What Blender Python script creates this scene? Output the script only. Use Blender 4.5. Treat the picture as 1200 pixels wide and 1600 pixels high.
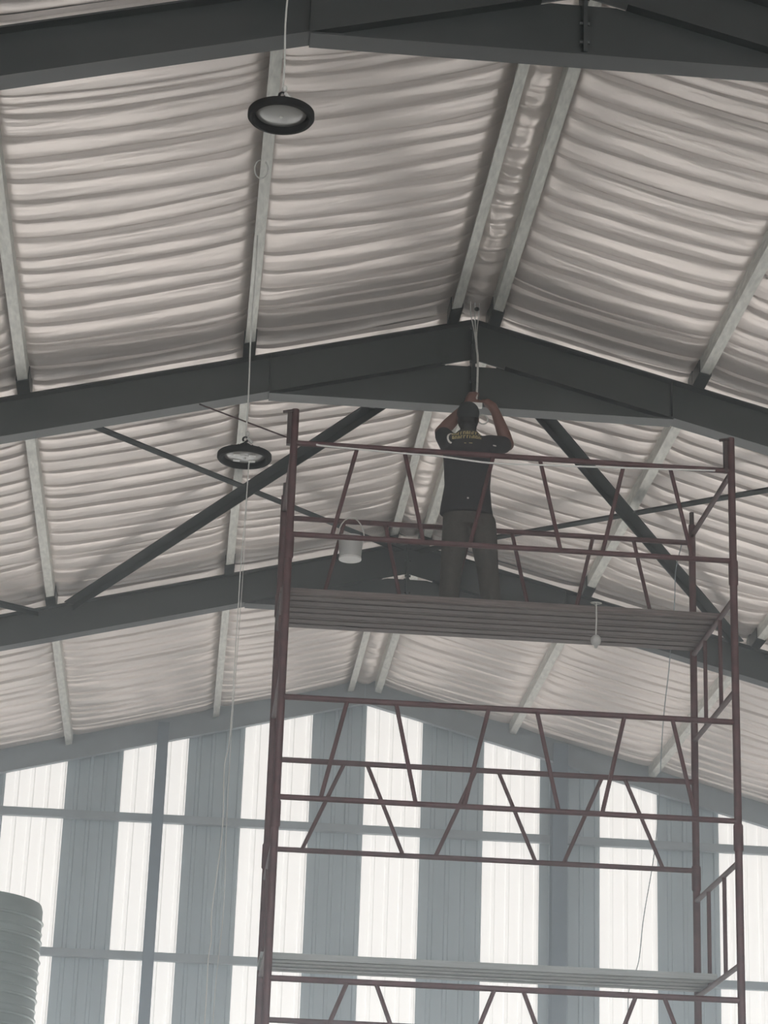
import bpy, bmesh, math, random
from mathutils import Vector, Matrix, noise
from mathutils.bvhtree import BVHTree

scene = bpy.context.scene
for o in list(bpy.data.objects):
    bpy.data.objects.remove(o, do_unlink=True)
COL = scene.collection
PI = math.pi
Z0 = 1.6          # eye height above the floor; all heights below are given from eye level

# ------------------------------------------------------------------ camera
cam_d = bpy.data.cameras.new('camera')
cam = bpy.data.objects.new('camera', cam_d)
COL.objects.link(cam)
right = Vector((0.9954214775587167, -0.08970919230630794, 0.03299004138480547))
down = Vector((0.06231917886326632, 0.3474250942522764, -0.9356346102136266))
fwd = Vector((0.07247345693858917, 0.9334066984436884, 0.35142500386259334))
m = Matrix((right, -down, -fwd)).transposed().to_4x4()
m.translation = Vector((0, 0, Z0))
cam.matrix_world = m
cam_d.sensor_fit = 'HORIZONTAL'
cam_d.sensor_width = 36.0
cam_d.lens = 3749.4 * 36.0 / 1200.0
cam_d.clip_end = 300
scene.camera = cam

# ------------------------------------------------------------------ light, exposure
world = bpy.data.worlds.new('overcast_sky')
scene.world = world
world.use_nodes = True
bg = world.node_tree.nodes['Background']
bg.inputs[0].default_value = (0.97, 0.985, 1.0, 1)
bg.inputs[1].default_value = 7.4
DAYLIGHT = 0.85      # brightness of the daylight coming through the translucent sheets
FILL_OPENING_TOP = 2.1       # unseen opening added in the end wall below this height, to light the ceiling
for nm_, cx_, cy_, cz_, w_, h_, rx_ in (('daylight_portal', 1.908, 26.60, (FILL_OPENING_TOP - Z0) / 2, 16.4, FILL_OPENING_TOP + Z0, -90),
                                        ('daylight_portal', 1.908, -8.6, 2.3, 16.4, 7.8, 90)):
    ld = bpy.data.lights.new(nm_, 'AREA'); ld.shape = 'RECTANGLE'; ld.size = w_; ld.size_y = h_
    ld.cycles.is_portal = True
    lo_ = bpy.data.objects.new(nm_, ld); COL.objects.link(lo_)
    lo_.location = (cx_, cy_, cz_ + Z0); lo_.rotation_euler = (math.radians(rx_), 0, 0)
vs = scene.view_settings
scene.cycles.use_light_tree = False
vs.view_transform = 'Standard'
vs.look = 'None'
vs.exposure = 0.0
vs.gamma = 1.0
vs.use_curve_mapping = False
scene.cycles.max_bounces = 4
scene.cycles.diffuse_bounces = 3
scene.cycles.glossy_bounces = 2
scene.cycles.volume_bounces = 1
scene.cycles.use_adaptive_sampling = True
scene.cycles.adaptive_threshold = 0.06

# ------------------------------------------------------------------ materials
def new_mat(name):
    mt = bpy.data.materials.new(name)
    mt.use_nodes = True
    nt = mt.node_tree
    return mt, nt, nt.nodes['Principled BSDF']

def mat(name, col, rough=0.6, metal=0.0, var=0.12, scale=6.0, stretch=(1, 1, 1), bump=0.0, bscale=30.0, spec=0.5):
    mt, nt, b = new_mat(name)
    tc = nt.nodes.new('ShaderNodeTexCoord')
    mp = nt.nodes.new('ShaderNodeMapping')
    mp.inputs['Scale'].default_value = stretch
    n = nt.nodes.new('ShaderNodeTexNoise')
    n.inputs['Scale'].default_value = scale
    n.inputs['Detail'].default_value = 5
    r = nt.nodes.new('ShaderNodeValToRGB')
    r.color_ramp.elements[0].position = 0.3
    r.color_ramp.elements[1].position = 0.7
    c0 = [max(0, c * (1 - var)) for c in col]
    c1 = [min(1, c * (1 + var)) for c in col]
    r.color_ramp.elements[0].color = (*c0, 1)
    r.color_ramp.elements[1].color = (*c1, 1)
    nt.links.new(tc.outputs['Object'], mp.inputs[0])
    nt.links.new(mp.outputs[0], n.inputs['Vector'])
    nt.links.new(n.outputs['Fac'], r.inputs[0])
    nt.links.new(r.outputs[0], b.inputs['Base Color'])
    b.inputs['Roughness'].default_value = rough
    b.inputs['Metallic'].default_value = metal
    b.inputs['Specular IOR Level'].default_value = spec
    if bump > 0:
        n2 = nt.nodes.new('ShaderNodeTexNoise')
        n2.inputs['Scale'].default_value = bscale
        n2.inputs['Detail'].default_value = 4
        nt.links.new(mp.outputs[0], n2.inputs['Vector'])
        bp = nt.nodes.new('ShaderNodeBump')
        bp.inputs['Strength'].default_value = bump
        bp.inputs['Distance'].default_value = 0.02
        nt.links.new(n2.outputs['Fac'], bp.inputs['Height'])
        nt.links.new(bp.outputs[0], b.inputs['Normal'])
    return mt

M = {}
M['foil'] = mat('insulation_facing', (0.85, 0.77, 0.725), 0.36, 0.42, 0.05, 2.0, (0.6, 3, 1), 0.25, 5.0, 0.5)
M['galv'] = mat('galvanised_steel', (0.70, 0.69, 0.64), 0.5, 0.2, 0.18, 9.0, (4, 1, 4))
M['steel'] = mat('dark_painted_steel', (0.026, 0.031, 0.031), 0.42, 0.0, 0.1, 5.0, spec=0.55)
M['sheet'] = mat('grey_wall_sheet', (0.42, 0.49, 0.525), 0.55, 0.0, 0.06, 2.0, (3, 1, 0.4))
M['girt'] = mat('wall_girt_steel', (0.31, 0.35, 0.375), 0.55, 0.0, 0.08, 5.0)
M['column'] = mat('blue_grey_column', (0.15, 0.19, 0.23), 0.55, 0.0, 0.08, 5.0)
M['red'] = mat('red_oxide_paint', (0.092, 0.040, 0.042), 0.6, 0.0, 0.25, 14.0)
M['rust'] = mat('rusty_pin', (0.05, 0.032, 0.03), 0.7, 0.0, 0.2, 20.0)
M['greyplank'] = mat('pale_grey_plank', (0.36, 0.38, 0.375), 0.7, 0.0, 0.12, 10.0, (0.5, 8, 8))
M['plank'] = mat('weathered_plank', (0.155, 0.125, 0.118), 0.75, 0.0, 0.35, 10.0, (0.5, 8, 8), 0.3, 30)
M['cable'] = mat('white_cable', (0.55, 0.54, 0.51), 0.5, 0.0, 0.08, 20.0)
M['black'] = mat('black_aluminium', (0.012, 0.012, 0.012), 0.75, 0.0, 0.15, 10.0, spec=0.15)
M['matte'] = mat('matte_painted_steel', (0.026, 0.030, 0.031), 0.8, 0.0, 0.1, 5.0, spec=0.15)
M['lens'] = mat('frosted_lens', (0.34, 0.33, 0.31), 0.22, 0.0, 0.06, 12.0)
M['led'] = mat('led_board', (0.75, 0.74, 0.70), 0.4, 0.0, 0.05, 12.0)
M['white'] = mat('white_plastic', (0.72, 0.71, 0.68), 0.45, 0.0, 0.05, 8.0)
M['bucket'] = mat('bucket_plastic', (0.46, 0.45, 0.43), 0.45, 0.0, 0.08, 8.0)
M['skin'] = mat('brown_skin', (0.165, 0.078, 0.062), 0.55, 0.0, 0.08, 12.0)
M['shirt'] = mat('charcoal_cotton', (0.030, 0.029, 0.032), 0.85, 0.0, 0.12, 25.0, bump=0.2, bscale=60)
M['trousers'] = mat('grey_brown_twill', (0.065, 0.058, 0.052), 0.85, 0.0, 0.15, 20.0, bump=0.2, bscale=60)
M['cap'] = mat('dark_cap', (0.022, 0.025, 0.025), 0.8, 0.0, 0.12, 25.0)
M['hair'] = mat('black_hair', (0.012, 0.011, 0.011), 0.6, 0.0, 0.15, 40.0)
M['shoe'] = mat('dark_shoe', (0.03, 0.028, 0.026), 0.7, 0.0, 0.12, 25.0)
M['yellow'] = mat('yellow_print', (0.50, 0.42, 0.20), 0.7, 0.0, 0.15, 60.0)
M['paleprint'] = mat('white_print', (0.70, 0.68, 0.64), 0.7, 0.0, 0.08, 60.0)
M['tank'] = mat('ribbed_tank_steel', (0.36, 0.41, 0.40), 0.38, 0.3, 0.1, 3.0, (1, 1, 4))
M['concrete'] = mat('concrete_floor', (0.42, 0.41, 0.39), 0.7, 0.0, 0.12, 0.8)
M['roof'] = mat('roof_sheet', (0.35, 0.37, 0.38), 0.5, 0.2, 0.05, 2.0)

def emissive(name, col, strength):
    mt, nt, b = new_mat(name)
    n = nt.nodes.new('ShaderNodeTexNoise')
    n.inputs['Scale'].default_value = 1.5
    tc = nt.nodes.new('ShaderNodeTexCoord')
    nt.links.new(tc.outputs['Object'], n.inputs['Vector'])
    r = nt.nodes.new('ShaderNodeValToRGB')
    r.color_ramp.elements[0].color = (*[c * 0.97 for c in col], 1)
    r.color_ramp.elements[1].color = (*col, 1)
    nt.links.new(n.outputs['Fac'], r.inputs[0])
    b.inputs['Base Color'].default_value = (0.5, 0.5, 0.5, 1)
    nt.links.new(r.outputs[0], b.inputs['Emission Color'])
    b.inputs['Emission Strength'].default_value = strength
    return mt
M['trans'] = emissive('daylit_fibreglass', (1.0, 0.985, 0.955), DAYLIGHT)
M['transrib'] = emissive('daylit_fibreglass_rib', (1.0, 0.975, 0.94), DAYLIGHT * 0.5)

# ------------------------------------------------------------------ mesh helpers
class MB:
    def __init__(s):
        s.v, s.f, s.mi = [], [], []
    def face(s, idx, mi=0):
        s.f.append(tuple(idx)); s.mi.append(mi)
    def hexa(s, p, mi=0):
        b = len(s.v); s.v += [Vector(q) for q in p]
        for q in ((3, 2, 1, 0), (4, 5, 6, 7), (0, 1, 5, 4), (1, 2, 6, 5), (2, 3, 7, 6), (3, 0, 4, 7)):
            s.face([b + i for i in q], mi)
        return s
    def box(s, x0, x1, y0, y1, z0, z1, mi=0):
        return s.hexa([(x0, y0, z0), (x1, y0, z0), (x1, y1, z0), (x0, y1, z0),
                       (x0, y0, z1), (x1, y0, z1), (x1, y1, z1), (x0, y1, z1)], mi)
    def prism(s, poly, y0, y1, mi=0):
        """polygon in x,z extruded along y"""
        b = len(s.v); n = len(poly)
        s.v += [Vector((x, y0, z)) for x, z in poly] + [Vector((x, y1, z)) for x, z in poly]
        s.face([b + i for i in range(n)], mi); s.face([b + n + i for i in reversed(range(n))], mi)
        for i in range(n):
            j = (i + 1) % n
            s.face([b + i, b + n + i, b + n + j, b + j], mi)
        return s
    def bar(s, a, c, w, h, up=(0, 0, 1), off=(0, 0)):
        """rectangular bar from a to c, w across, h along 'up'"""
        a, c, up = Vector(a), Vector(c), Vector(up)
        d = (c - a).normalized(); sx = d.cross(up).normalized(); uz = sx.cross(d).normalized()
        o = sx * off[0] + uz * off[1]
        P = []
        for q in (a, c):
            for i, j in ((-1, -1), (1, -1), (1, 1), (-1, 1)):
                P.append(q + o + sx * i * w / 2 + uz * j * h / 2)
        return s.hexa(P)
    def tube(s, pts, r, n=8, cap=True):
        pts = [Vector(p) for p in pts]
        rs = r if isinstance(r, (list, tuple)) else [r] * len(pts)
        b0 = len(s.v); prev = None
        for i, p in enumerate(pts):
            d = (pts[min(i + 1, len(pts) - 1)] - pts[max(i - 1, 0)]).normalized()
            if prev is None:
                ref = Vector((0, 0, 1)) if abs(d.z) < 0.9 else Vector((1, 0, 0))
                x = d.cross(ref).normalized()
            else:
                x = (prev - d * prev.dot(d)).normalized()
            prev = x; y = d.cross(x)
            for k in range(n):
                a = 2 * PI * k / n
                s.v.append(p + (x * math.cos(a) + y * math.sin(a)) * rs[i])
        for i in range(len(pts) - 1):
            for k in range(n):
                k2 = (k + 1) % n
                s.face([b0 + i * n + k, b0 + i * n + k2, b0 + (i + 1) * n + k2, b0 + (i + 1) * n + k])
        if cap:
            s.face([b0 + k for k in reversed(range(n))])
            s.face([b0 + (len(pts) - 1) * n + k for k in range(n)])
        return s
    def lathe(s, prof, c, n=40, mi=0, close=True):
        """profile [(r, z)] about a vertical axis at c"""
        b = len(s.v); c = Vector(c)
        for r, z in prof:
            for k in range(n):
                a = 2 * PI * k / n
                s.v.append(c + Vector((r * math.cos(a), r * math.sin(a), z)))
        for i in range(len(prof) - 1):
            for k in range(n):
                k2 = (k + 1) % n
                s.face([b + i * n + k, b + i * n + k2, b + (i + 1) * n + k2, b + (i + 1) * n + k], mi)
        if close:
            s.face([b + k for k in reversed(range(n))], mi)
            s.face([b + (len(prof) - 1) * n + k for k in range(n)], mi)
        return s
    def ell(s, c, r, nu=14, nv=9, rot=None):
        b = len(s.v); c = Vector(c)
        for j in range(1, nv):
            t = PI * j / nv
            for k in range(nu):
                a = 2 * PI * k / nu
                q = Vector((r[0] * math.sin(t) * math.cos(a), r[1] * math.sin(t) * math.sin(a), r[2] * math.cos(t)))
                s.v.append(c + (rot @ q if rot else q))
        top = len(s.v); q = Vector((0, 0, r[2])); s.v.append(c + (rot @ q if rot else q))
        q = Vector((0, 0, -r[2])); s.v.append(c + (rot @ q if rot else q))
        for j in range(nv - 2):
            for k in range(nu):
                k2 = (k + 1) % nu
                s.face([b + j * nu + k, b + (j + 1) * nu + k, b + (j + 1) * nu + k2, b + j * nu + k2])
        for k in range(nu):
            k2 = (k + 1) % nu
            s.face([top, b + k, b + k2])
            s.face([top + 1, b + (nv - 2) * nu + k2, b + (nv - 2) * nu + k])
        return s
    def loft(s, secs, n=16, cap=True):
        """elliptical sections [(centre, rx, ry)] in horizontal planes"""
        b = len(s.v)
        for c, rx, ry in secs:
            for k in range(n):
                a = 2 * PI * k / n
                s.v.append(Vector(c) + Vector((rx * math.cos(a), ry * math.sin(a), 0)))
        for i in range(len(secs) - 1):
            for k in range(n):
                k2 = (k + 1) % n
                s.face([b + i * n + k, b + i * n + k2, b + (i + 1) * n + k2, b + (i + 1) * n + k])
        if cap:
            s.face([b + k for k in reversed(range(n))])
            s.face([b + (len(secs) - 1) * n + k for k in range(n)])
        return s

WLOC = {}
def link(o, parent, wloc):
    COL.objects.link(o)
    WLOC[o.name] = Vector(wloc)
    if parent:
        o.parent = parent
        o.location = Vector(wloc) - WLOC[parent.name]
    else:
        o.location = wloc
    return o

def build(name, mb, mats, parent=None, smooth=False, base=None):
    """one mesh object; its origin sits at the middle of its base"""
    vs_ = mb.v
    lo = [min(v[i] for v in vs_) for i in range(3)]; hi = [max(v[i] for v in vs_) for i in range(3)]
    o0 = Vector(base) if base else Vector(((lo[0] + hi[0]) / 2, (lo[1] + hi[1]) / 2, lo[2]))
    me = bpy.data.meshes.new(name)
    me.from_pydata([tuple(v - o0) for v in vs_], [], mb.f)
    for k in (mats if isinstance(mats, (list, tuple)) else [mats]):
        me.materials.append(M[k])
    if any(mb.mi):
        me.polygons.foreach_set('material_index', mb.mi)
    bm = bmesh.new(); bm.from_mesh(me)
    bmesh.ops.recalc_face_normals(bm, faces=bm.faces)
    bm.to_mesh(me); bm.free()
    if smooth:
        me.polygons.foreach_set('use_smooth', [True] * len(me.polygons))
        if smooth != 'all':
            try:
                me.set_sharp_from_angle(angle=math.radians(40))
            except Exception:
                pass
    o = bpy.data.objects.new(name, me)
    return link(o, parent, o0 + Vector((0, 0, Z0)))

def tag(o, label, cat, group=None, kind=None):
    if label: o['label'] = label
    if cat: o['category'] = cat
    if group: o['group'] = group
    if kind: o['kind'] = kind
    return o

def thing(name, loc, label, cat, group=None, kind=None):
    o = bpy.data.objects.new(name, None)
    o.empty_display_size = 0.1
    link(o, None, Vector(loc) + Vector((0, 0, Z0)))
    return tag(o, label, cat, group, kind)

def copy_part(src, parent, wshift):
    c = src.copy()
    COL.objects.link(c)
    WLOC[c.name] = WLOC[src.name] + Vector(wshift)
    c.parent = parent
    c.location = WLOC[c.name] - WLOC[parent.name]
    return c

# ------------------------------------------------------------------ building dimensions
XR, H, S = 1.908, 7.771, 0.2566       # ridge line x, height of purlin undersides at the ridge, roof pitch
YW = 26.456                           # end wall
BAY = 5.0
HALF = 8.3                            # half span
YF = YW - 7 * BAY                     # open front of the shed, behind the viewer
FLOOR = -Z0
OFF_L = [0.164, 1.686, 3.316, 4.95, 6.58, 8.2]
OFF_R = [0.148, 1.710, 3.326, 4.96, 6.59, 8.2]
PD, PFW = 0.15, 0.072                 # purlin depth and flange width
def roof_z(x, off=0.0):
    return H - off - S * abs(x - XR)
RAFT_Y = [YW - 3 * BAY - BAY, YW - 3 * BAY, YW - 2 * BAY, YW - BAY]

# ---- floor
fl = build('floor', MB().box(XR - HALF - 0.3, XR + HALF + 0.3, YF, YW + 0.2, FLOOR - 0.15, FLOOR), 'concrete')
fl['kind'] = 'structure'
gr = build('ground', MB().box(-120, 124, -120, 150, FLOOR - 0.45, FLOOR - 0.16), 'concrete')
gr['kind'] = 'structure'

# ---- roof deck (ceiling) and its insulation blanket, one panel between purlins in each bay
deck = MB()
TOPZ = PD + 0.16
for sd in (-1, 1):
    x1 = XR + sd * (HALF + 0.4)
    deck.hexa([(XR, YF, roof_z(XR) + TOPZ), (x1, YF, roof_z(x1) + TOPZ), (x1, YW + 0.3, roof_z(x1) + TOPZ), (XR, YW + 0.3, roof_z(XR) + TOPZ),
               (XR, YF, roof_z(XR) + TOPZ + .05), (x1, YF, roof_z(x1) + TOPZ + .05), (x1, YW + 0.3, roof_z(x1) + TOPZ + .05), (XR, YW + 0.3, roof_z(XR) + TOPZ + .05)])
ceil = build('ceiling', deck, 'roof')
ceil['kind'] = 'structure'

def creases(y0, y1, rng):
    ys = [y0]
    while ys[-1] < y1 - 0.30:
        g = rng.uniform(0.235, 0.30)
        if rng.random() < 0.14: g = rng.uniform(0.09, 0.13)
        ys.append(ys[-1] + g)
    ys.append(y1)
    return ys

def insulation(sd, o0, o1, ys, seed, simple=False):
    rng = random.Random(seed)
    mb = MB()
    wdt = o1 - o0
    nx = 4 if simple else (8 if wdt < 0.6 else 22)
    KT = 3 if simple else 13
    n = len(ys)
    amp = [rng.uniform(0.75, 1.2) for _ in range(n)]
    ph = [rng.uniform(0, 6.28) for _ in range(n)]
    wb = [rng.uniform(0.004, 0.028) for _ in range(n)]
    tilt = [rng.uniform(-0.025, 0.025) for _ in range(n)]
    wb[0] = wb[-1] = tilt[0] = tilt[-1] = 0
    us = []
    for i in range(nx + 1):
        u = i / nx
        us.append(0.5 - 0.5 * math.cos(PI * u) if not simple else u)
    tt_ = [(k / KT) ** 1.8 for k in range(KT)]
    rows = [(i, q) for i in range(n - 1) for q in tt_] + [(n - 2, 1.0)]
    for (i, t) in rows:
        for u in us:
            o = o0 + wdt * u
            x = XR + sd * o
            ya = ys[i] + wb[i] * math.sin(u * 4 + ph[i]) + tilt[i] * (u - .5)
            yb = ys[i + 1] + wb[i + 1] * math.sin(u * 4 + ph[i + 1]) + tilt[i + 1] * (u - .5)
            bw = 4 * u * (1 - u) * 0.07 * (0 if wdt < .6 else 1)
            if i > 0: ya += bw
            if i < n - 2: yb += bw
            g = max(yb - ya, 0.03)
            y = ya + t * g
            d = min(u, 1 - u) * wdt
            edge = 1 - math.exp(-d / 0.05)
            sag = 0.040 * edge
            e2 = 0.6 + 0.4 * min(1, d / 0.2) if wdt > 0.6 else 0.7
            a = 0.032 * amp[i] * min(1.15, g / 0.27) * e2
            q_ = abs(2 * t - 1)
            saw = min(1.0, t / 0.08) * (1 - max(0.0, (t - 0.08) / 0.92))
            arch = 0.55 * saw + 0.46 * (1 - q_ ** 2)
            wr = 0
            if not simple:
                wr = 0.006 * noise.noise((o * 2.2 + seed, y * 16, seed * .7)) + 0.010 * noise.noise((o * 1.1, y * 3.1, seed * 1.3))
                if d < 0.3:
                    wr += 0.005 * (1 - d / 0.3) * noise.noise((o * 9, y * 30, seed))
            z = roof_z(x) + PD - 0.004 - sag - a * arch - wr * edge
            mb.v.append(Vector((x, y, z)))
    w = nx + 1
    for r in range(len(rows) - 1):
        for c in range(nx):
            q = [r * w + c, r * w + c + 1, (r + 1) * w + c + 1, (r + 1) * w + c]
            mb.f.append(tuple(q)); mb.mi.append(0)
    ob = build('insulation_panel', mb, 'foil', ceil, smooth='all')
    if not simple: ob.data.set_sharp_from_angle(angle=math.radians(24))
    # underside faces down
    me = ob.data
    if sum(p.normal.z for p in me.polygons) > 0:
        me.flip_normals()
    return ob

sd_seed = 11
for b in range(7):
    y0 = YF + b * BAY; y1 = y0 + BAY
    detailed = b >= 3
    rng = random.Random(100 + b)
    cy = creases(y0, y1, rng)
    for sd, offs in ((-1, OFF_L), (1, OFF_R)):
        edges = offs
        for k in range(len(edges) - 1):
            near = detailed and k < 3
            jit = [cy[0]] + [c + rng.uniform(-.03, .03) for c in cy[1:-1]] + [cy[-1]]
            jit.sort()
            sd_seed += 1
            if near:
                insulation(sd, edges[k], edges[k + 1], jit, sd_seed)
            else:
                insulation(sd, edges[k], edges[k + 1], [y0 + i * BAY / 10 for i in range(11)], sd_seed, True)
    # between the two ridge purlins
    if detailed:
        rr = random.Random(500 + b)
        ys = [y0]
        while ys[-1] < y1 - .3: ys.append(ys[-1] + rr.uniform(.16, .30))
        ys.append(y1)
        mb = MB(); nx = 10; KT = 8
        rows = [(i, k / KT) for i in range(len(ys) - 1) for k in range(KT)] + [(len(ys) - 2, 1.0)]
        for i, t in rows:
            for c in range(nx + 1):
                x = XR - OFF_L[0] + (OFF_L[0] + OFF_R[0]) * c / nx
                d = min(c, nx - c) / nx * 2
                y = ys[i] + t * (ys[i + 1] - ys[i])
                z = H + PD - 0.02 - 0.05 * min(1, d * 1.5) - 0.03 * math.sin(PI * t) ** .75 * (.5 + .5 * d)
                z -= 0.022 * noise.noise((x * 7, y * 8, b)) + .008 * noise.noise((x * 20, y * 22, b))
                mb.v.append(Vector((x, y, z)))
        for r in range(len(rows) - 1):
            for c in range(nx):
                mb.face([r * (nx + 1) + c, r * (nx + 1) + c + 1, (r + 1) * (nx + 1) + c + 1, (r + 1) * (nx + 1) + c])
        ob = build('insulation_panel', mb, 'foil', ceil, smooth='all')
        if sum(p.normal.z for p in ob.data.polygons) > 0: ob.data.flip_normals()
    else:
        mb = MB().box(XR - OFF_L[0], XR + OFF_R[0], y0, y1, H + PD - .06, H + PD - .05)
        build('insulation_panel', mb, 'foil', ceil)

# ---- purlins: galvanised C sections running the length of the roof
def purlin(sd, o, label):
    x = XR + sd * o; z = roof_z(x)
    t = 0.006; w = PFW
    # tilted with the roof; the open side faces down the slope
    def q(a, h):   # a across (down slope positive), h up
        return (x + sd * a, z - S * a + h)
    mb = MB()
    poly = [(-w / 2, 0), (w / 2, 0), (w / 2, .022), (w / 2 - t, .022), (w / 2 - t, t), (-w / 2 + t, t), (-w / 2 + t, PD - t),
            (w / 2 - t, PD - t), (w / 2 - t, PD - .022), (w / 2, PD - .022), (w / 2, PD), (-w / 2, PD)]
    mb.prism([q(a, h) for a, h in poly], YF, YW - 0.01)
    o_ = build('roof_purlin', mb, 'galv')
    tag(o_, label, 'purlin', 'roof purlins')
names = ['nearest the ridge', 'second from the ridge', 'third from the ridge', 'fourth from the ridge', 'fifth from the ridge', 'along the eave']
for k, o in enumerate(OFF_L[:4]):
    purlin(-1, o, 'galvanised steel purlin on the left roof slope, ' + names[k])
for k, o in enumerate(OFF_R[:4]):
    purlin(1, o, 'galvanised steel purlin on the right roof slope, ' + names[k])

# ---- steel rafters
RD = 0.316        # web depth measured vertically
FW = 0.15         # flange width
KX = 1.52         # where the ridge haunch starts
def rafter(y, label, detail=True):
    t = thing('steel_rafter', (XR, y, roof_z(XR + HALF) - RD), label, 'rafter', 'portal frame rafters')
    FT = 0.012; tw = 0.012
    for sd in (-1, 1):
        xo = XR + sd * (HALF - .07)
        xi = XR + sd * 0.006
        build('web', MB().prism([(xi, roof_z(xi, FT)), (xo, roof_z(xo, FT)), (xo, roof_z(xo, RD - FT)), (xi, roof_z(xi, RD - FT))], y - tw / 2, y + tw / 2), 'steel', t)
        build('top_flange', MB().prism([(xi, roof_z(xi)), (xo, roof_z(xo)), (xo, roof_z(xo, FT)), (xi, roof_z(xi, FT))], y - FW / 2, y + FW / 2), 'steel', t)
        xf = XR + sd * .24
        build('bottom_flange', MB().prism([(xf, roof_z(xf, RD - FT)), (xo, roof_z(xo, RD - FT)), (xo, roof_z(xo, RD)), (xf, roof_z(xf, RD))], y - FW / 2, y + FW / 2), 'steel', t)
        for o in (OFF_L if sd < 0 else OFF_R)[:4]:
            # dark cleat that ties each purlin down on the rafter
            x = XR + sd * o
            c = MB()
            xc = x - sd * (PFW / 2 + .006)
            c.prism([(xc - .005, roof_z(xc)), (xc + .005, roof_z(xc)), (xc + .005, roof_z(xc) + .125), (xc - .005, roof_z(xc) + .125)], y - .07, y + .07)
            build('purlin_cleat', c, 'steel', t)
            # short dark lap channel under the purlin end
            w = PFW / 2 + .004
            lap = MB()
            lap.prism([(x - w, roof_z(x - w) - .002), (x + w, roof_z(x + w) - .002), (x + w, roof_z(x + w) - .010), (x - w, roof_z(x - w) - .010)], y - .33, y - FW / 2 - .001)
            lap.prism([(x + w, roof_z(x + w) - .002), (x + w + .006, roof_z(x + w) - .004), (x + w + .006, roof_z(x + w) + .10), (x + w, roof_z(x + w) + .10)], y - .33, y - FW / 2 - .001)
            lap.prism([(x - w - .006, roof_z(x - w) - .004), (x - w, roof_z(x - w) - .002), (x - w, roof_z(x - w) + .10), (x - w - .006, roof_z(x - w) + .10)], y - .33, y - FW / 2 - .001)
            build('lap_channel', lap, 'steel', t)
        xk = XR + sd * KX
        build('stiffener', MB().prism([(xk - .005, roof_z(xk, FT)), (xk + .005, roof_z(xk, FT)), (xk + .005, roof_z(xk, RD - FT)), (xk - .005, roof_z(xk, RD - FT))], y - FW / 2 + .008, y + FW / 2 - .008), 'steel', t)
    zb = roof_z(XR + KX, RD)
    # haunch plate: flat bottom, its apex trimmed so that two slim gaps stay open below the flanges
    trim = 0.048
    zt = roof_z(XR, RD) - trim; xt = trim / S
    build('haunch_plate', MB().prism([(XR - KX, zb + .001), (XR + KX, zb + .001), (XR + xt, zt), (XR - xt, zt)], y - .006, y + .006), 'steel', t)
    build('haunch_flange', MB().box(XR - KX, XR + KX, y - FW / 2, y + FW / 2, zb - .012, zb), 'steel', t)
    build('splice_plate', MB().box(XR - .011, XR + .011, y - FW / 2 - .01, y + FW / 2 + .01, zb + .001, H - .014), 'steel', t)
    for h in (.08, .2, .36, .52, .64):
        for e in (-1, 1):
            build('bolt', MB().tube([(XR - .028, y + e * .05, zb + h), (XR + .028, y + e * .05, zb + h)], .011, 6), 'steel', t)
    return t
rafter(RAFT_Y[0], 'dark steel rafter overhead, nearest the viewer and above the frame')
rafter(RAFT_Y[1], 'dark steel rafter crossing the top edge of the picture, nearest one seen')
rafter(RAFT_Y[2], 'dark steel rafter right above the worker on the scaffold')
rafter(RAFT_Y[3], 'dark steel rafter behind the worker, between scaffold and end wall')

# ---- roof bracing: steel angles crossing between the two middle rafters
def brace(x0, off0, x1, off1, leg, lv, up, label, side=1):
    y0, y1 = RAFT_Y[2] + .02, RAFT_Y[3] - .135
    a = Vector((x0, y0, roof_z(x0, off0))); c = Vector((x1, y1, roof_z(x1, off1)))
    mb = MB()
    mb.bar(a, c, leg, .008)
    mb.bar(a, c, .008, lv, off=(side * (leg / 2 - .004), up * (lv / 2 + .003)))
    o = build('brace_bar', mb, 'matte')
    tag(o, label, 'brace', 'roof bracing bars')
brace(1.66, .26, -1.24, .03, .105, .06, -1, 'broad dark roof brace sloping down left behind the round lamp', 1)
brace(XR - 3.316 + .28, .17, 1.82, .10, .085, .04, 1, 'thin dark roof brace crossing the broad one left of the scaffold', -1)
brace(2.14, .26, 5.06, .02, .105, .06, -1, 'broad dark roof brace sloping down right beside the worker', -1)
brace(XR + 3.17, .16, 1.99, .10, .085, .04, 1, 'thin dark roof brace rising to the right edge behind the scaffold', 1)
brace(XR - 6.58, .16, -1.50, .06, .06, .04, -1, 'short visible dark brace end at the left edge on the far rafter', -1)
brace(XR + 6.59, .16, 5.3, .06, .06, .04, -1, 'dark brace out at the right roof slope beyond the scaffold', 1)

# ------------------------------------------------------------------ end wall
wall = MB().box(XR - HALF, XR + HALF, YW + .04, YW + .16, FILL_OPENING_TOP - .2, FILL_OPENING_TOP)
wall_back = build('wall_back', wall, 'girt')
wall_back['kind'] = 'structure'
edges = [-1.413, -0.792, -0.066, 0.567, 1.329, 1.947, 2.596, 3.311, 3.959, 4.653, 5.313, 6.027]
pre = []
x = edges[0]
while x > XR - HALF + .1:
    x -= .675; pre.insert(0, max(x, XR - HALF))
post = []
x = edges[-1]
while x < XR + HALF - .1:
    x += .675; post.append(min(x, XR + HALF))
alle = pre + edges + post
first_bright = (len(pre) - 1) % 2     # the span that ends at edges[0] is bright
def sheet_profile(a, c):
    """trapezoid ribs: list of (x, depth towards the room, is_rib_flank)"""
    n = 4; p = (c - a) / n
    pts = []
    for i in range(n):
        x0 = a + i * p
        pts += [(x0, 0.0), (x0 + p * .62, 0.0), (x0 + p * .68, .020), (x0 + p * .88, .020), (x0 + p * .94, 0.0)]
    pts.append((c, 0.0))
    return pts
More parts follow.
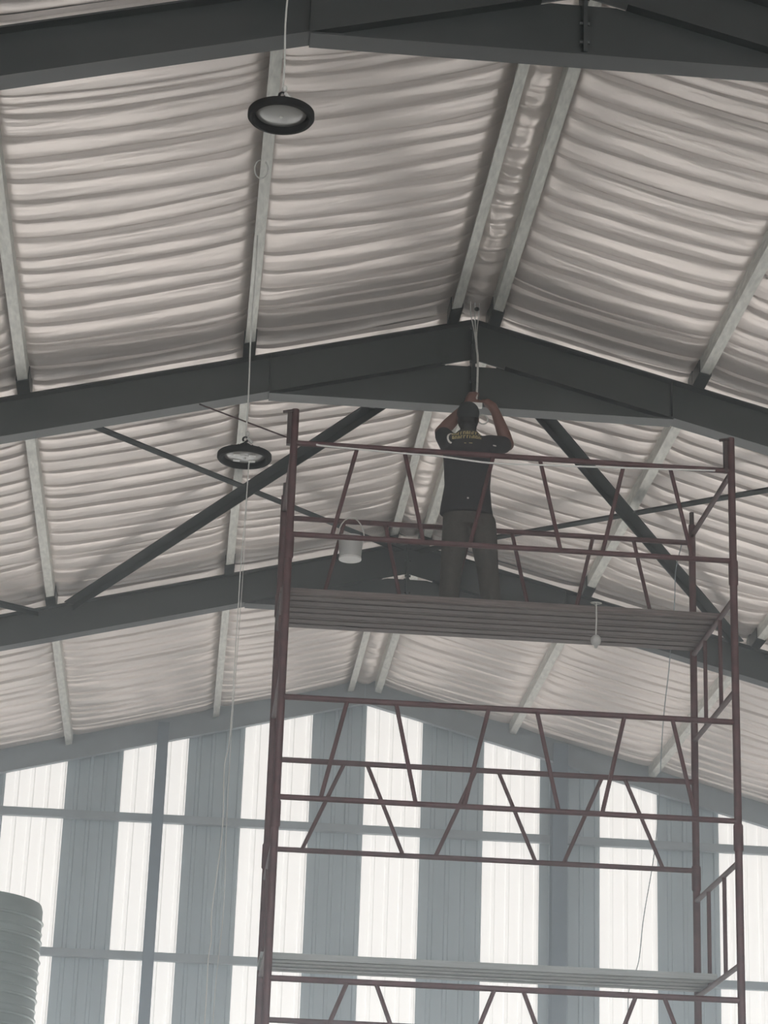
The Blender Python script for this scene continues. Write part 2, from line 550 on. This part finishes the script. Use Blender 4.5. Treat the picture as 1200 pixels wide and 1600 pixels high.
def wall_sheet(a, c, bright, y, parent, topf, flip=1):
    pr = sheet_profile(a, c)
    mb = MB()
    th = .004
    for xx, dpt in pr:
        zt = topf(xx)
        yy = y - dpt
        mb.v += [Vector((xx, yy, FILL_OPENING_TOP)), Vector((xx, yy, zt)), Vector((xx, yy + th, zt)), Vector((xx, yy + th, FILL_OPENING_TOP))]
    for i in range(len(pr) - 1):
        b = i * 4
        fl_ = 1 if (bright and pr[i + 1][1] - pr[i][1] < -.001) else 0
        for q in ((0, 1, 5, 4), (1, 2, 6, 5), (2, 3, 7, 6), (3, 0, 4, 7)):
            mb.face([b + k for k in q], fl_)
    nm = 'translucent_sheet' if bright else 'metal_sheet'
    return build(nm, mb, ['trans', 'transrib'] if bright else 'sheet', parent)
for i in range(len(alle) - 1):
    bright = (i % 2 == first_bright)
    wall_sheet(alle[i], alle[i + 1], bright, YW + .10, wall_back, lambda xx: roof_z(xx) + PD + .12)

# gable rafter hides the sheet tops
t = thing('gable_rafter', (XR, YW - .06, roof_z(XR + HALF, .19)), 'grey channel rafter along the top of the end wall', 'rafter')
for sd in (-1, 1):
    xo = XR + sd * HALF; xi = XR + sd * .004
    build('channel', MB().prism([(xi, roof_z(xi, -.045)), (xo, roof_z(xo, -.045)), (xo, roof_z(xo, .19)), (xi, roof_z(xi, .19))], YW - .03, YW - .02), 'girt', t)
    build('flange', MB().prism([(xi, roof_z(xi, .182)), (xo, roof_z(xo, .182)), (xo, roof_z(xo, .19)), (xi, roof_z(xi, .19))], YW - .1, YW - .031), 'girt', t)
    build('closure_strip', MB().prism([(xi, roof_z(xi, -.046)), (xo, roof_z(xo, -.046)), (xo, roof_z(xo, -.30)), (xi, roof_z(xi, -.30))], YW - .012, YW - .002), 'girt', t)

for z, lab in ((6.14, 'grey wall girt crossing the end wall, highest of the long ones'), (4.60, 'grey wall girt crossing the end wall, second from the top'),
               (3.06, 'grey wall girt crossing the end wall below the picture edge')):
    mb = MB()
    xa = max(XR - HALF + .02, XR - (H - .3 - z) / S); xb = min(XR + HALF - .02, XR + (H - .3 - z) / S)
    mb.box(xa, xb, YW - .015, YW - .010, z - .045, z + .045)
    mb.box(xa, xb, YW - .0149, YW + .07, z - .045, z - .039)
    mb.box(xa, xb, YW - .0149, YW + .07, z + .039, z + .045)
    tag(build('wall_girt', mb, 'girt'), lab, 'girt', 'end wall girts')
for x, w, lab in ((-.36, .125, 'narrow blue grey steel column on the end wall, left of the hanging cables'),
                  (4.145, .17, 'blue grey steel column on the end wall behind the scaffold')):
    t = thing('wall_column', (x, YW - .14, FLOOR), lab, 'column', 'end wall columns')
    zt = roof_z(x, .0)
    build('web', MB().box(x - .006, x + .006, YW - .235, YW - .045, FLOOR, zt), 'column', t)
    build('flange', MB().box(x - w / 2, x + w / 2, YW - .245, YW - .236, FLOOR, zt), 'column', t)
    build('flange', MB().box(x - w / 2, x + w / 2, YW - .044, YW - .035, FLOOR, zt - .3), 'column', t)

# side walls of opaque metal sheets (beyond the frame)
for sd, nm in ((-1, 'wall_left'), (1, 'wall_right')):
    x = XR + sd * HALF
    sw = build(nm, MB().box(x - .05, x + .05, YF, YW + .15, FLOOR, FLOOR + 1.0), 'concrete')
    sw['kind'] = 'structure'
    n = 26; p = (YW - YF) / n
    zt = roof_z(x) + PD + .1
    for k in range(n):
        br = False
        mb = MB().box(x - .01, x + .01, YF + k * p, YF + (k + 1) * p, FLOOR + 1.0, zt)
        build('translucent_sheet' if br else 'metal_sheet', mb, 'trans' if br else 'sheet', sw)

# ------------------------------------------------------------------ scaffold
NY, FY = 15.15, 16.45
LX, RX = 0.545, 3.57
sc = thing('scaffold', ((LX + RX) / 2, (NY + FY) / 2, FLOOR), 'tall red tubular scaffold tower carrying the worker', 'scaffold')
PR = .026
for (x, y, zt) in ((LX, NY, 6.41), (RX, NY, 6.41), (LX, FY, 6.27), (RX, FY, 6.24)):
    po = build('post', MB().tube([(x, y, FLOOR), (x, y, zt)], PR, 12), 'red', sc, True)
    for z in (5.33, 3.50, 1.67, -.1):
        build('coupler', MB().lathe([(PR + .001, 0), (PR + .007, .01), (PR + .007, .17), (PR + .001, .18)], (x, y, z), 12), 'red', po, True)
    build('base_plate', MB().box(x - .08, x + .08, y - .08, y + .08, FLOOR, FLOOR + .01), 'red', po)
    if y == FY:
        build('spigot_pin', MB().tube([(x, y, zt), (x, y, zt + .10)], .017, 8), 'rust', po, True)
    else:
        build('lock_pin', MB().tube([(x - .085, y - .02, zt - .03), (x - .02, y - .02, zt - .015)], .010, 6), 'rust', po)
        build('clamp', MB().box(x - .052, x - PR - .001, y - .02, y + .02, zt - .26, zt - .02), 'rust', po)
def truss(y, zt, zb, top, bot, cx=(1.14, 2.075, 2.98)):
    r = build('rail', MB().tube([(LX, y, zt), (RX, y, zt)], .0195, 10), 'red', sc, True)
    build('rail', MB().tube([(LX, y, zb), (RX, y, zb)], .0185, 10), 'red', sc, True)
    for c in cx:
        for s in (-1, 1):
            build('strut', MB().tube([(c + s * top, y, zt), (c + s * bot, y, zb)], .0145, 8), 'red', r, True)
truss(NY, 6.165, 5.505, .16, .31)
truss(FY, 6.10, 5.47, .15, .29)
truss(NY, 4.37, 3.70, .16, .31)
truss(FY, 4.285, 3.645, .08, .355)
truss(NY, 2.535, 1.86, .09, .355)
truss(FY, 2.47, 1.83, .09, .355)
truss(NY, .70, .05, .09, .355)
for x in (LX, RX):
    for z in (6.155, 5.235, 4.59, 3.43, 2.765, 1.60, .94, -.23, -.9):
        cb = build('cross_bar', MB().tube([(x, NY, z), (x, FY, z)], .0185, 10), 'red', sc, True)
        if z in (5.235, 3.43, 1.60, -.23):
            zz = {5.235: 4.59, 3.43: 2.765, 1.60: .94, -.23: -.9}[z]
            for yy in (15.58, 16.06):
                build('frame_strut', MB().tube([(x, yy, z), (x, yy, zz)], .0145, 8), 'red', cb, True)

# plank decks lying on the cross bars
def deck_planks(z, x0, x1, y0, ws, labs, grp, mk='plank'):
    y = y0
    for w, lab in zip(ws, labs):
        mb = MB()
        mb.prism([(x0, z), (x1, z), (x1, z + .042), (x0, z + .042)], y, y + w)
        # shallow lengthwise grooves on the underside are separate raised strips
        pl = build('scaffold_plank', mb, mk)
        tag(pl, lab, 'plank', grp)
        for k in range(2):
            yc = y + w * (.28 + .44 * k)
            build('stiffening_rib', MB().box(x0 + .01, x1 - .01, yc - w * .13, yc + w * .13, z - .007, z - .0005), mk, pl)
        y += w + .008
ZB1 = 5.235 + .0185 + .0165
deck_planks(ZB1, .52, 3.60, 15.70, (.25, .25, .25), ('brown plank under the worker, nearest the viewer', 'brown plank under the worker, middle of three', 'brown plank under the worker, farthest back'), 'planks of the upper platform')
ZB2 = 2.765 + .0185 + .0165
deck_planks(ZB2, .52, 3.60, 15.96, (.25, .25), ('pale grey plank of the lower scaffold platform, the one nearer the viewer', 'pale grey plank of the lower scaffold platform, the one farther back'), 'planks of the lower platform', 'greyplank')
DECK = ZB1 + .042

# ------------------------------------------------------------------ lamps
def lamp(x, y, zc, label, tilt):
    """round high bay lamp; zc is the height of its lens face"""
    ztop = roof_z(x)
    t = thing('high_bay_lamp', (x, y, zc), label, 'lamp', 'round pendant lamps')
    R_ = .176
    prof = [(.133, .030), (.140, .004), (.150, -.003), (.168, -.001), (R_, .010), (R_ - .001, .036), (R_ - .03, .048), (.07, .052), (.062, .058), (.058, .078), (.03, .084)]
    build('housing', MB().lathe(prof, (x, y, zc), 48), 'black', t, True)
    for k in range(20):
        a = 2 * PI * k / 20
        d = Vector((math.cos(a), math.sin(a), 0)); c = Vector((x, y, zc))
        build('cooling_fin', MB().bar(c + d * .055 + Vector((0, 0, .060)), c + d * .150 + Vector((0, 0, .042)), .004, .018), 'black', t)
    lens = build('lens', MB().lathe([(.001, .012), (.05, .013), (.10, .019), (.135, .028), (.135, .034)], (x, y, zc), 48), 'lens', t, 'all')
    build('lens_centre', MB().lathe([(.001, .008), (.008, .009), (.011, .013)], (x, y, zc), 16), 'led', lens, True)
    for k in range(4 if y > 12 else 0):
        a = PI / 4 + PI / 2 * k
        build('led_board', MB().box(x + .07 * math.cos(a) - .022, x + .07 * math.cos(a) + .022, y + .07 * math.sin(a) - .014, y + .07 * math.sin(a) + .014, zc + .0095, zc + .0155), 'led', lens)
    br = build('bracket', MB().tube([(x - .035, y, zc + .078), (x - .03, y, zc + .10), (x, y, zc + .118), (x + .03, y, zc + .10), (x + .035, y, zc + .078)], .010, 8), 'black', t, True)
    build('hook', MB().tube([(x, y, zc + .115)] + [(x + .016 * math.sin(k * .7), y, zc + .142 - .016 * math.cos(k * .7)) for k in range(0, 9)], .007, 8), 'black', t, True)
    wig = [(x, y, zc + .15)]
    for k in range(1, 11):
        f = k / 10
        wig.append((x + .004 * math.sin(f * 9), y, zc + .15 + (ztop - zc - .15) * f))
    build('cable', MB().tube(wig, .0055, 6), 'cable', t, True)
    build('cable_tie', MB().ell((x + .012, y - .01, zc + .178), (.013, .012, .020), 8, 6), 'cable', t, True)
    build('plug', MB().tube([(x + .015, y - .01, zc + .15), (x + .045, y - .01, zc + .115)], .011, 8), 'cable', t, True)
    return t
lamp(.246, 11.1, 6.345, 'round black pendant lamp with grey lens, nearer and higher of two', 0)
lamp(.203, 14.4, 5.72, 'round black pendant lamp left of the scaffold, smaller and lower of two', 0)

# loop of wire on the purlin
lw = MB()
lw.tube([(.19 + .042 * math.cos(a), 13.36, 7.27 + .065 * math.sin(a)) for a in [PI / 2 + k * 2 * PI / 20 for k in range(0, 19)]], .005, 6)
tag(build('wire_loop', lw, 'cable', None, True), 'small loop of pale wire hanging on the purlin below the nearer lamp', 'wire')
# cables that hang from the lower lamp
def smooth_path(pts, n=6):
    P = [Vector(p) for p in pts]; out = []
    for i in range(len(P) - 1):
        p0, p1, p2, p3 = P[max(i - 1, 0)], P[i], P[i + 1], P[min(i + 2, len(P) - 1)]
        for k in range(n):
            t = k / n
            out.append(.5 * ((2 * p1) + (p2 - p0) * t + (2 * p0 - 5 * p1 + 4 * p2 - p3) * t * t + (3 * p1 - p0 - 3 * p2 + p3) * t ** 3))
    out.append(P[-1]); return out
c1 = [(.235, 14.38, 5.70), (.228, 14.38, 5.3), (.219, 14.38, 4.93), (.214, 14.38, 3.92), (.190, 14.38, 3.68), (.199, 14.38, 3.28), (.165, 14.38, 2.79), (.172, 14.38, 2.62), (.160, 14.38, 2.50), (.161, 14.38, 2.14), (.15, 14.38, 0.5), (.16, 14.38, FLOOR + .01)]
tag(build('power_cable', MB().tube(smooth_path(c1), .0036, 6), 'cable', None, True), 'long white cable trailing down from the lower pendant lamp', 'cable')
c2 = [(.232, 14.42, 5.70), (.236, 14.42, 4.9), (.222, 14.42, 3.92), (.224, 14.42, 3.3), (.235, 14.42, 2.8), (.21, 14.42, 2.2), (.22, 14.42, 1), (.21, 14.42, FLOOR + .01)]
tag(build('power_cable', MB().tube(smooth_path(c2), .0022, 6), 'cable', None, True), 'thinner white cable hanging straight beside the long lamp cable', 'cable')
c3 = [(3.50, 16.42, 6.105), (3.46, 16.42, 5.9), (3.448, 16.42, 5.64), (3.405, 16.42, 5.16), (3.354, 16.42, 4.70), (3.302, 16.42, 3.9), (3.207, 16.42, 3.31), (3.17, 16.42, 3.0), (3.106, 16.42, 2.82), (3.092, 16.42, 2.55), (3.08, 16.42, 1.2), (3.05, 16.42, FLOOR + .01)]
c3 = [(a, b + .10, c) for a, b, c in c3]; c3[0] = (3.50, 16.473, 6.105)
tag(build('power_cable', MB().tube(smooth_path(c3), .0035, 6), 'girt', None, True), 'thin grey wire hanging down at the far right corner of the scaffold', 'cable')
# white cable tied along the top rail in front of the worker
c4 = [(.70, NY - .026, 6.155), (.762, NY - .028, 6.145), (1.284, NY - .03, 6.128), (1.557, NY - .03, 6.122), (1.888, NY - .03, 6.098), (2.219, NY - .03, 6.107), (2.8, NY - .03, 6.125), (3.45, NY - .026, 6.15)]
tag(build('rail_cable', MB().tube(smooth_path(c4), .0062, 8), 'white', None, True), 'pale cable strung just below the top rail across the worker\'s back', 'cable')
# tie wire from the post to the rafter
tag(build('tie_wire', MB().tube([(LX - PR, NY, 6.195), (-.12, RAFT_Y[2] - .06, roof_z(-.12, RD) - .004)], .006, 6), 'red', None, True), 'thin reddish tie wire running from the left scaffold post up to the rafter', 'wire')

# ------------------------------------------------------------------ bucket, hanging bulb
bx, by = 1.04, FY - .02
bk = thing('bucket', (bx, by, 5.80), 'pale grey bucket hanging from the far scaffold rail left of the worker', 'bucket')
build('pail', MB().lathe([(.075, 0), (.078, .004), (.092, .165), (.092, .168), (.088, .168), (.074, .008)], (bx, by, 5.80), 28), 'bucket', bk, True)
build('rim', MB().lathe([(.0925, .148), (.100, .150), (.100, .168), (.0925, .170)], (bx, by, 5.80), 28), 'bucket', bk, True)
build('base_rim', MB().lathe([(.0785, -.001), (.083, 0), (.083, .012), (.0785, .014)], (bx, by, 5.80), 28), 'white', bk, True)
build('handle', MB().tube([(bx - .098 * math.cos(a), by, 5.955 + .17 * math.sin(a)) for a in [PI * k / 12 for k in range(13)]], .005, 6), 'cable', bk, True)

bl = thing('light_bulb', (2.718, 15.675, 5.0), 'small pale bulb hanging on a short wire in front of the upper platform', 'bulb')
build('glass', MB().lathe([(.004, -.055), (.010, -.05), (.014, -.035), (.03, -.022), (.037, 0), (.034, .02), (.02, .036), (.012, .04)], (2.718, 15.675, 5.05), 18), 'bucket', bl, True)
build('wire', MB().tube([(2.718, 15.675, 5.085), (2.722, 15.675, 5.2), (2.72, 15.675, DECK + .012), (2.72, 15.71, DECK + .006), (2.72, 15.80, DECK + .006)], .005, 6), 'cable', bl, True)
build('wire_ring', MB().tube([(2.72 + .038 * math.cos(a), 15.70 - .025 + .02 * math.sin(a), DECK + .012) for a in [2 * PI * k / 16 for k in range(17)]], .004, 6), 'cable', bl, True)

# ------------------------------------------------------------------ ribbed tank
tx, ty, tr, tt = -1.555, 17.2, .55, 3.32
tk = thing('ribbed_tank', (tx, ty, FLOOR), 'upright grey cylinder with horizontal ribs at the lower left edge', 'tank')
build('shell', MB().lathe([(tr, FLOOR), (tr, tt - .05), (tr - .012, tt - .012), (tr - .05, tt), (.02, tt + .03)], (tx, ty, 0), 64), 'tank', tk, True)
ring0 = None
k = 0
z = tt - .14
while z > FLOOR + .1:
    big = k % 2 == 0
    if k < 2:
        r_ = .013 if big else .008
        mb = MB(); n = 48
        for a in range(n):
            an = 2 * PI * a / n
            for j in range(6):
                b_ = 2 * PI * j / 6
                rr = tr + r_ * math.cos(b_)
                mb.v.append(Vector((tx + rr * math.cos(an), ty + rr * math.sin(an), z + r_ * math.sin(b_))))
        for a in range(n):
            for j in range(6):
                mb.face([a * 6 + j, ((a + 1) % n) * 6 + j, ((a + 1) % n) * 6 + (j + 1) % 6, a * 6 + (j + 1) % 6])
        o = build('rib_ring', mb, 'tank', tk, 'all')
        if k == 0: ring0 = (o, z)
        else: ring1 = (o, z)
    else:
        src, zs = ring0 if big else ring1
        copy_part(src, tk, (0, 0, z - zs))
    z -= .075 if big else .062
    k += 1

# ------------------------------------------------------------------ the worker
def remesh(name, mb, matk, parent, voxel, smooth=6, base=None):
    me = bpy.data.meshes.new('tmp'); me.from_pydata([tuple(v) for v in mb.v], [], mb.f)
    bm = bmesh.new(); bm.from_mesh(me); bmesh.ops.recalc_face_normals(bm, faces=bm.faces); bm.to_mesh(me); bm.free()
    o = bpy.data.objects.new('tmp', me); COL.objects.link(o)
    md = o.modifiers.new('r', 'REMESH'); md.mode = 'VOXEL'; md.voxel_size = voxel
    if smooth:
        s_ = o.modifiers.new('s', 'SMOOTH'); s_.iterations = smooth; s_.factor = .5
    dg = bpy.context.evaluated_depsgraph_get()
    ev = o.evaluated_get(dg)
    m2 = bpy.data.meshes.new_from_object(ev)
    vs_ = [v.co.copy() for v in m2.vertices]; fs = [tuple(p.vertices) for p in m2.polygons]
    bpy.data.objects.remove(o, do_unlink=True)
    r = MB(); r.v = vs_; r.f = fs; r.mi = [0] * len(fs)
    return build(name, r, matk, parent, smooth='all'), r

def limb(mb, pts, rs, n=12):
    """tapered tube with rounded joints"""
    pts = [Vector(p) for p in pts]
    P, Rr = [], []
    for i in range(len(pts) - 1):
        for k in range(5):
            t = k / 5
            P.append(pts[i].lerp(pts[i + 1], t)); Rr.append(rs[i] * (1 - t) + rs[i + 1] * t)
    P.append(pts[-1]); Rr.append(rs[-1])
    for i in range(len(pts) - 1):
        seg = [pts[i].lerp(pts[i + 1], k / 4) for k in range(5)]
        mb.tube(seg, [rs[i] * (1 - k / 4) + rs[i + 1] * k / 4 for k in range(5)], n)
    for p, r in zip(pts, rs):
        mb.ell(p, (r, r, r), 12, 8)

PX, PY = 1.838, 16.06
wk = thing('person', (PX, PY, DECK), 'worker in dark t-shirt and cap reaching up to a cable, seen from behind', 'person')
G = DECK
HIPZ = 6.02
Lsh, Rsh = Vector((1.715, PY + .0, 6.60)), Vector((2.005, PY + .0, 6.61))
Lel, Rel = Vector((1.662, PY + .20, 6.775)), Vector((2.155, PY + .17, 6.70))
Lwr, Rwr = Vector((1.845, PY + .17, 6.985)), Vector((2.058, PY + .15, 6.945))
hipL, hipR = Vector((1.775, PY, HIPZ - .02)), Vector((1.955, PY, HIPZ - .02))
knL, knR = Vector((1.745, PY + .03, 5.68)), Vector((2.005, PY + .03, 5.68))
anL, anR = Vector((1.725, PY - .02, G + .075)), Vector((2.035, PY - .02, G + .075))
HC = Vector((1.842, PY + .05, 6.845))     # head centre

body = MB()
# trunk
body.loft([((PX, PY, 5.98), .135, .095), ((PX, PY, 6.10), .150, .100), ((PX, PY - .005, 6.25), .135, .092), ((PX, PY - .01, 6.42), .150, .100),
           ((PX + .003, PY - .008, 6.54), .158, .100), ((PX + .003, PY, 6.62), .135, .085), ((PX, PY + .01, 6.67), .07, .065)], 20)
limb(body, [(PX, PY + .01, 6.62), (HC.x, PY + .035, 6.78)], [.062, .056])
for sh, el, wr in ((Lsh, Lel, Lwr), (Rsh, Rel, Rwr)):
    limb(body, [Vector((PX, PY, 6.58)).lerp(sh, .6), sh, sh.lerp(el, .5), el], [.06, .060, .055, .047])
    limb(body, [el, el.lerp(wr, .3), wr], [.048, .051, .035])
for hp, kn, an in ((hipL, knL, anL), (hipR, knR, anR)):
    limb(body, [hp, hp.lerp(kn, .5), kn], [.088, .075, .056])
    limb(body, [kn, kn.lerp(an, .3), an], [.054, .056, .036])
    limb(body, [an + Vector((0, -.03, -.035)), an + Vector((0, .06, -.042)), an + Vector((0, .15, -.05))], [.034, .036, .024])
# head facing the cable (away from the viewer), tipped back to look up
tiltm = Matrix.Rotation(math.radians(18), 3, 'X')
def hp_(v): return HC + tiltm @ Vector(v)
body.ell(HC, (.072, .092, .105), 20, 14, tiltm)
body.ell(hp_((0, .03, -.055)), (.056, .062, .062), 16, 10, tiltm)
limb(body, [hp_((0, .088, .012)), hp_((0, .108, -.022))], [.009, .014])          # nose
body.ell(hp_((0, .080, -.058)), (.024, .012, .010), 10, 6, tiltm)                # mouth
for s in (-1, 1):
    body.ell(hp_((s * .074, .0, -.012)), (.010, .020, .032), 10, 8, tiltm)       # ears
    body.ell(hp_((s * .030, .078, .028)), (.020, .012, .008), 10, 6, tiltm)      # brows
# hands with separate curled fingers
def hand(mb, wr, palm_c, dirs, side, grip):
    """dirs: finger direction; grip: point the fingers close on"""
    wr, palm_c, grip = Vector(wr), Vector(palm_c), Vector(grip)
    f = Vector(dirs).normalized()
    across = f.cross((grip - palm_c)).normalized()
    inn = across.cross(f).normalized()
    if (grip - palm_c).dot(inn) < 0: inn = -inn
    limb(mb, [wr, palm_c - f * .02, palm_c + f * .03], [.034, .036, .032])
    rotm = Matrix((across, inn, f)).transposed()
    mb.ell(palm_c + f * .005, (.045, .022, .052), 14, 9, rotm)
    for k, (off, ln) in enumerate(((-.031, .062), (-.0105, .074), (.0105, .070), (.030, .054))):
        b0 = palm_c + f * .038 + across * off * side
        p1 = b0 + f * ln * .45 + inn * .006
        p2 = p1 + f * ln * .18 + inn * ln * .36
        p3 = p2 - f * ln * .16 + inn * ln * .26
        limb(mb, [b0, p1, p2, p3], [.0098, .0092, .0086, .0076], 8)
    t0 = palm_c - f * .022 - across * .036 * side
    t1 = t0 + f * .032 - across * .016 * side + inn * .020
    t2 = t1 + f * .024 + across * .010 * side + inn * .026
    limb(mb, [t0, t1, t2], [.0125, .0110, .0092], 8)
CX, CY_ = 1.900, 16.235        # hanging cable
lp = Vector((1.868, CY_ - .012, 7.035))
rp = Vector((2.020, CY_ - .03, 6.995))
hand(body, Lwr, lp, (.30, .05, .95), 1, (CX, CY_ + .02, 7.08))
hand(body, Rwr, rp, (-.75, .08, .62), 1, (CX + .06, CY_ + .02, 6.97))
bd, _ = remesh('body', body, 'skin', wk, .0068, 5)

shirt = MB()
shirt.loft([((PX + .003, PY - .005, 6.055), .196, .128), ((PX, PY - .005, 6.12), .186, .124), ((PX + .004, PY - .008, 6.28), .166, .114), ((PX + .004, PY - .012, 6.44), .176, .122),
            ((PX + .005, PY - .012, 6.53), .184, .122), ((PX + .005, PY - .004, 6.60), .170, .108), ((PX + .003, PY + .004, 6.665), .112, .088), ((PX, PY + .016, 6.715), .072, .074)], 28)
for sh, el in ((Lsh, Lel), (Rsh, Rel)):
    limb(shirt, [Vector((PX, PY - .005, 6.56)).lerp(sh, .55), sh, sh.lerp(el, .72)], [.085, .082, .066], 16)
sh_o, sh_m = remesh('t_shirt', shirt, 'shirt', wk, .0085, 7)

tr_ = MB()
tr_.loft([((PX, PY, 5.96), .165, .112), ((PX, PY, 6.03), .168, .115), ((PX, PY, 6.11), .163, .110)], 24)
for hp, kn, an in ((hipL, knL, anL), (hipR, knR, anR)):
    limb(tr_, [hp, hp.lerp(kn, .5), kn], [.104, .094, .079], 16)
    limb(tr_, [kn, kn.lerp(an, .5), an + Vector((0, 0, -.03))], [.079, .076, .070], 16)
remesh('trousers', tr_, 'trousers', wk, .0095, 6)
for an in (anL, anR):
    s_ = MB()
    limb(s_, [an + Vector((0, -.045, -.038)), an + Vector((0, .05, -.040)), an + Vector((0, .165, -.048))], [.043, .045, .034])
    s_.box(an.x - .045, an.x + .045, an.y - .085, an.y + .19, G + .002, G + .022)
    so, _ = remesh('shoe', s_, 'shoe', wk, .009, 3)
# cap and hair
cp = MB()
cp.ell(hp_((0, -.004, .030)), (.083, .100, .088), 22, 14, tiltm)
cp.ell(hp_((0, .095, .030)), (.066, .072, .010), 18, 8, tiltm)
remesh('cap', cp, 'cap', wk, .006, 3)
hr = MB()
hr.ell(hp_((0, -.020, -.028)), (.077, .082, .082), 18, 12, tiltm)
hr.ell(hp_((0, -.082, -.085)), (.062, .042, .062), 14, 10, tiltm)
remesh('hair', hr, 'hair', wk, .008, 2)

# print on the back of the shirt
bv = BVHTree.FromPolygons([tuple(v) for v in sh_m.v], sh_m.f)
def print_quads(quads, name, mk, parent):
    mb = MB()
    for q in quads:
        N = 3; idx = {}
        for i in range(N + 1):
            for j in range(2):
                a = Vector(q[0]).lerp(Vector(q[1]), i / N); b_ = Vector(q[3]).lerp(Vector(q[2]), i / N)
                p = a.lerp(b_, j)
                h = bv.ray_cast(Vector((p.x, PY - 1, p.y)), Vector((0, 1, 0)))
                yy = (h[0].y if h[0] else PY - .12) - .0025
                idx[i, j] = len(mb.v); mb.v.append(Vector((p.x, yy, p.y)))
        for i in range(N):
            mb.face([idx[i, 0], idx[i + 1, 0], idx[i + 1, 1], idx[i, 1]])
    o = build(name, mb, mk, parent)
    return o
def stroke(x0, z0, x1, z1, w):
    d = Vector((x1 - x0, z1 - z0)).normalized(); n = Vector((-d.y, d.x)) * w / 2
    a, b_ = Vector((x0, z0)), Vector((x1, z1))
    return [a - n, b_ - n, b_ + n, a + n]
arc = []
for k in range(9):
    a0 = math.radians(75 + k * 20); a1 = math.radians(75 + (k + 1) * 20)
    cx_, cz_ = 1.722, 6.625
    rx, rz = .037, .047
    arc.append(stroke(cx_ + rx * math.cos(a0), cz_ + rz * math.sin(a0), cx_ + rx * math.cos(a1), cz_ + rz * math.sin(a1), .013))
rg = random.Random(4)
ylw = []
xx = 1.718
while xx < 1.925:
    w = rg.uniform(.014, .022)
    for zb_, zt_ in ((6.650, 6.681), (6.612, 6.641)):
        k = rg.randrange(4)
        zz0 = zb_ + (xx - 1.72) * .05; zz1 = zt_ + (xx - 1.72) * .05
        ylw.append(stroke(xx, zz0, xx + .003, zz1, .007))
        if k != 1: ylw.append(stroke(xx, zz1 - .003, xx + w - .004, zz1 - .003, .007))
        if k != 2: ylw.append(stroke(xx + w - .006, zz0, xx + w - .005, zz1 - .008, .006))
        if k == 3: ylw.append(stroke(xx, zz0 + .004, xx + w - .004, zz0 + .004, .006))
    xx += w + .004
print_quads(ylw, 'shirt_lettering', 'yellow', sh_o)['label'] = 'two rows of small yellow lettering'
print_quads(arc, 'shirt_emblem', 'paleprint', sh_o)['label'] = 'pale crescent emblem'
print_quads([stroke(1.80, 6.572, 1.815, 6.572, .007), stroke(1.835, 6.574, 1.86, 6.574, .007)], 'small_print', 'yellow', sh_o)
print_quads([stroke(1.828, 6.145, 1.842, 6.145, .014)], 'hem_logo', 'paleprint', sh_o)
print_quads([stroke(2.015, 6.585, 2.04, 6.585, .009)], 'sleeve_mark', 'paleprint', sh_o)

# ------------------------------------------------------------------ cable the worker holds
hc = thing('hanging_cable', (CX, CY_, 6.9), 'white cable dropping from the ridge to the worker\'s hands', 'cable')
for dx in (-.045, -.01, .022):
    build('strand', MB().tube(smooth_path([(CX + dx, CY_ - .02, H + PD - .03), (CX + dx * .9, CY_ - .01, H - .03), (CX + dx * .35 + .003, CY_, H - .16), (CX + .008, CY_, H - .30)]), .004, 6), 'cable', hc, True)
build('core', MB().tube(smooth_path([(CX + .002, CY_, H - .18), (CX + .010, CY_, H - .30), (CX + .02, CY_, H - .38), (CX + .022, CY_, H - .52), (CX + .018, CY_, 7.06), (CX + .01, CY_, 6.98)]), .008, 8), 'cable', hc, True)
build('knot', MB().ell((CX + .004, CY_ - .018, H + .005), (.02, .014, .016), 10, 6), 'black', hc, True)
cn = thing('cable_connector', (CX + .02, CY_ - .04, 6.93), 'white plastic connector held between the worker\'s hands', 'connector')
cb_ = MB()
cb_.box(CX - .035, CX + .055, CY_ - .055, CY_ - .02, 6.965, 7.0)
build('body', cb_, 'white', cn)
build('stem', MB().tube([(CX + .005, CY_ - .04, 6.965), (CX + .012, CY_ - .04, 6.90)], .015, 8), 'white', cn, True)
build('wire_coil', MB().tube([(CX + .062 + .042 * math.cos(a), CY_ - .045 + .004 * k, 6.885 + .042 * math.sin(a)) for k, a in enumerate([PI * .75 + j * 2 * PI / 14 for j in range(18)])], .006, 6), 'cable', cn, True)

# ------------------------------------------------------------------ dusty haze filling the shed
hz_m = bpy.data.materials.new('dust_haze'); hz_m.use_nodes = True
nt = hz_m.node_tree
nt.nodes.remove(nt.nodes['Principled BSDF'])
vsn = nt.nodes.new('ShaderNodeVolumeScatter')
vsn.inputs['Color'].default_value = (0.84, 0.93, 1.0, 1)
vsn.inputs['Density'].default_value = 0.0175
vsn.inputs['Anisotropy'].default_value = 0.85
nt.links.new(vsn.outputs[0], nt.nodes['Material Output'].inputs['Volume'])
M['haze'] = hz_m
hm = MB()
ze = roof_z(XR + HALF - .1) - .4
hm.prism([(XR - HALF + .1, FLOOR + .01), (XR + HALF - .1, FLOOR + .01), (XR + HALF - .1, ze), (XR, H - .01), (XR - HALF + .1, ze)], 7.0, YW - .3)
hz = build('dust_haze', hm, 'haze')
tag(hz, 'thin bluish dust haze filling the shed before the bright end wall', 'haze', None, 'stuff')
hz.display_type = 'WIRE'
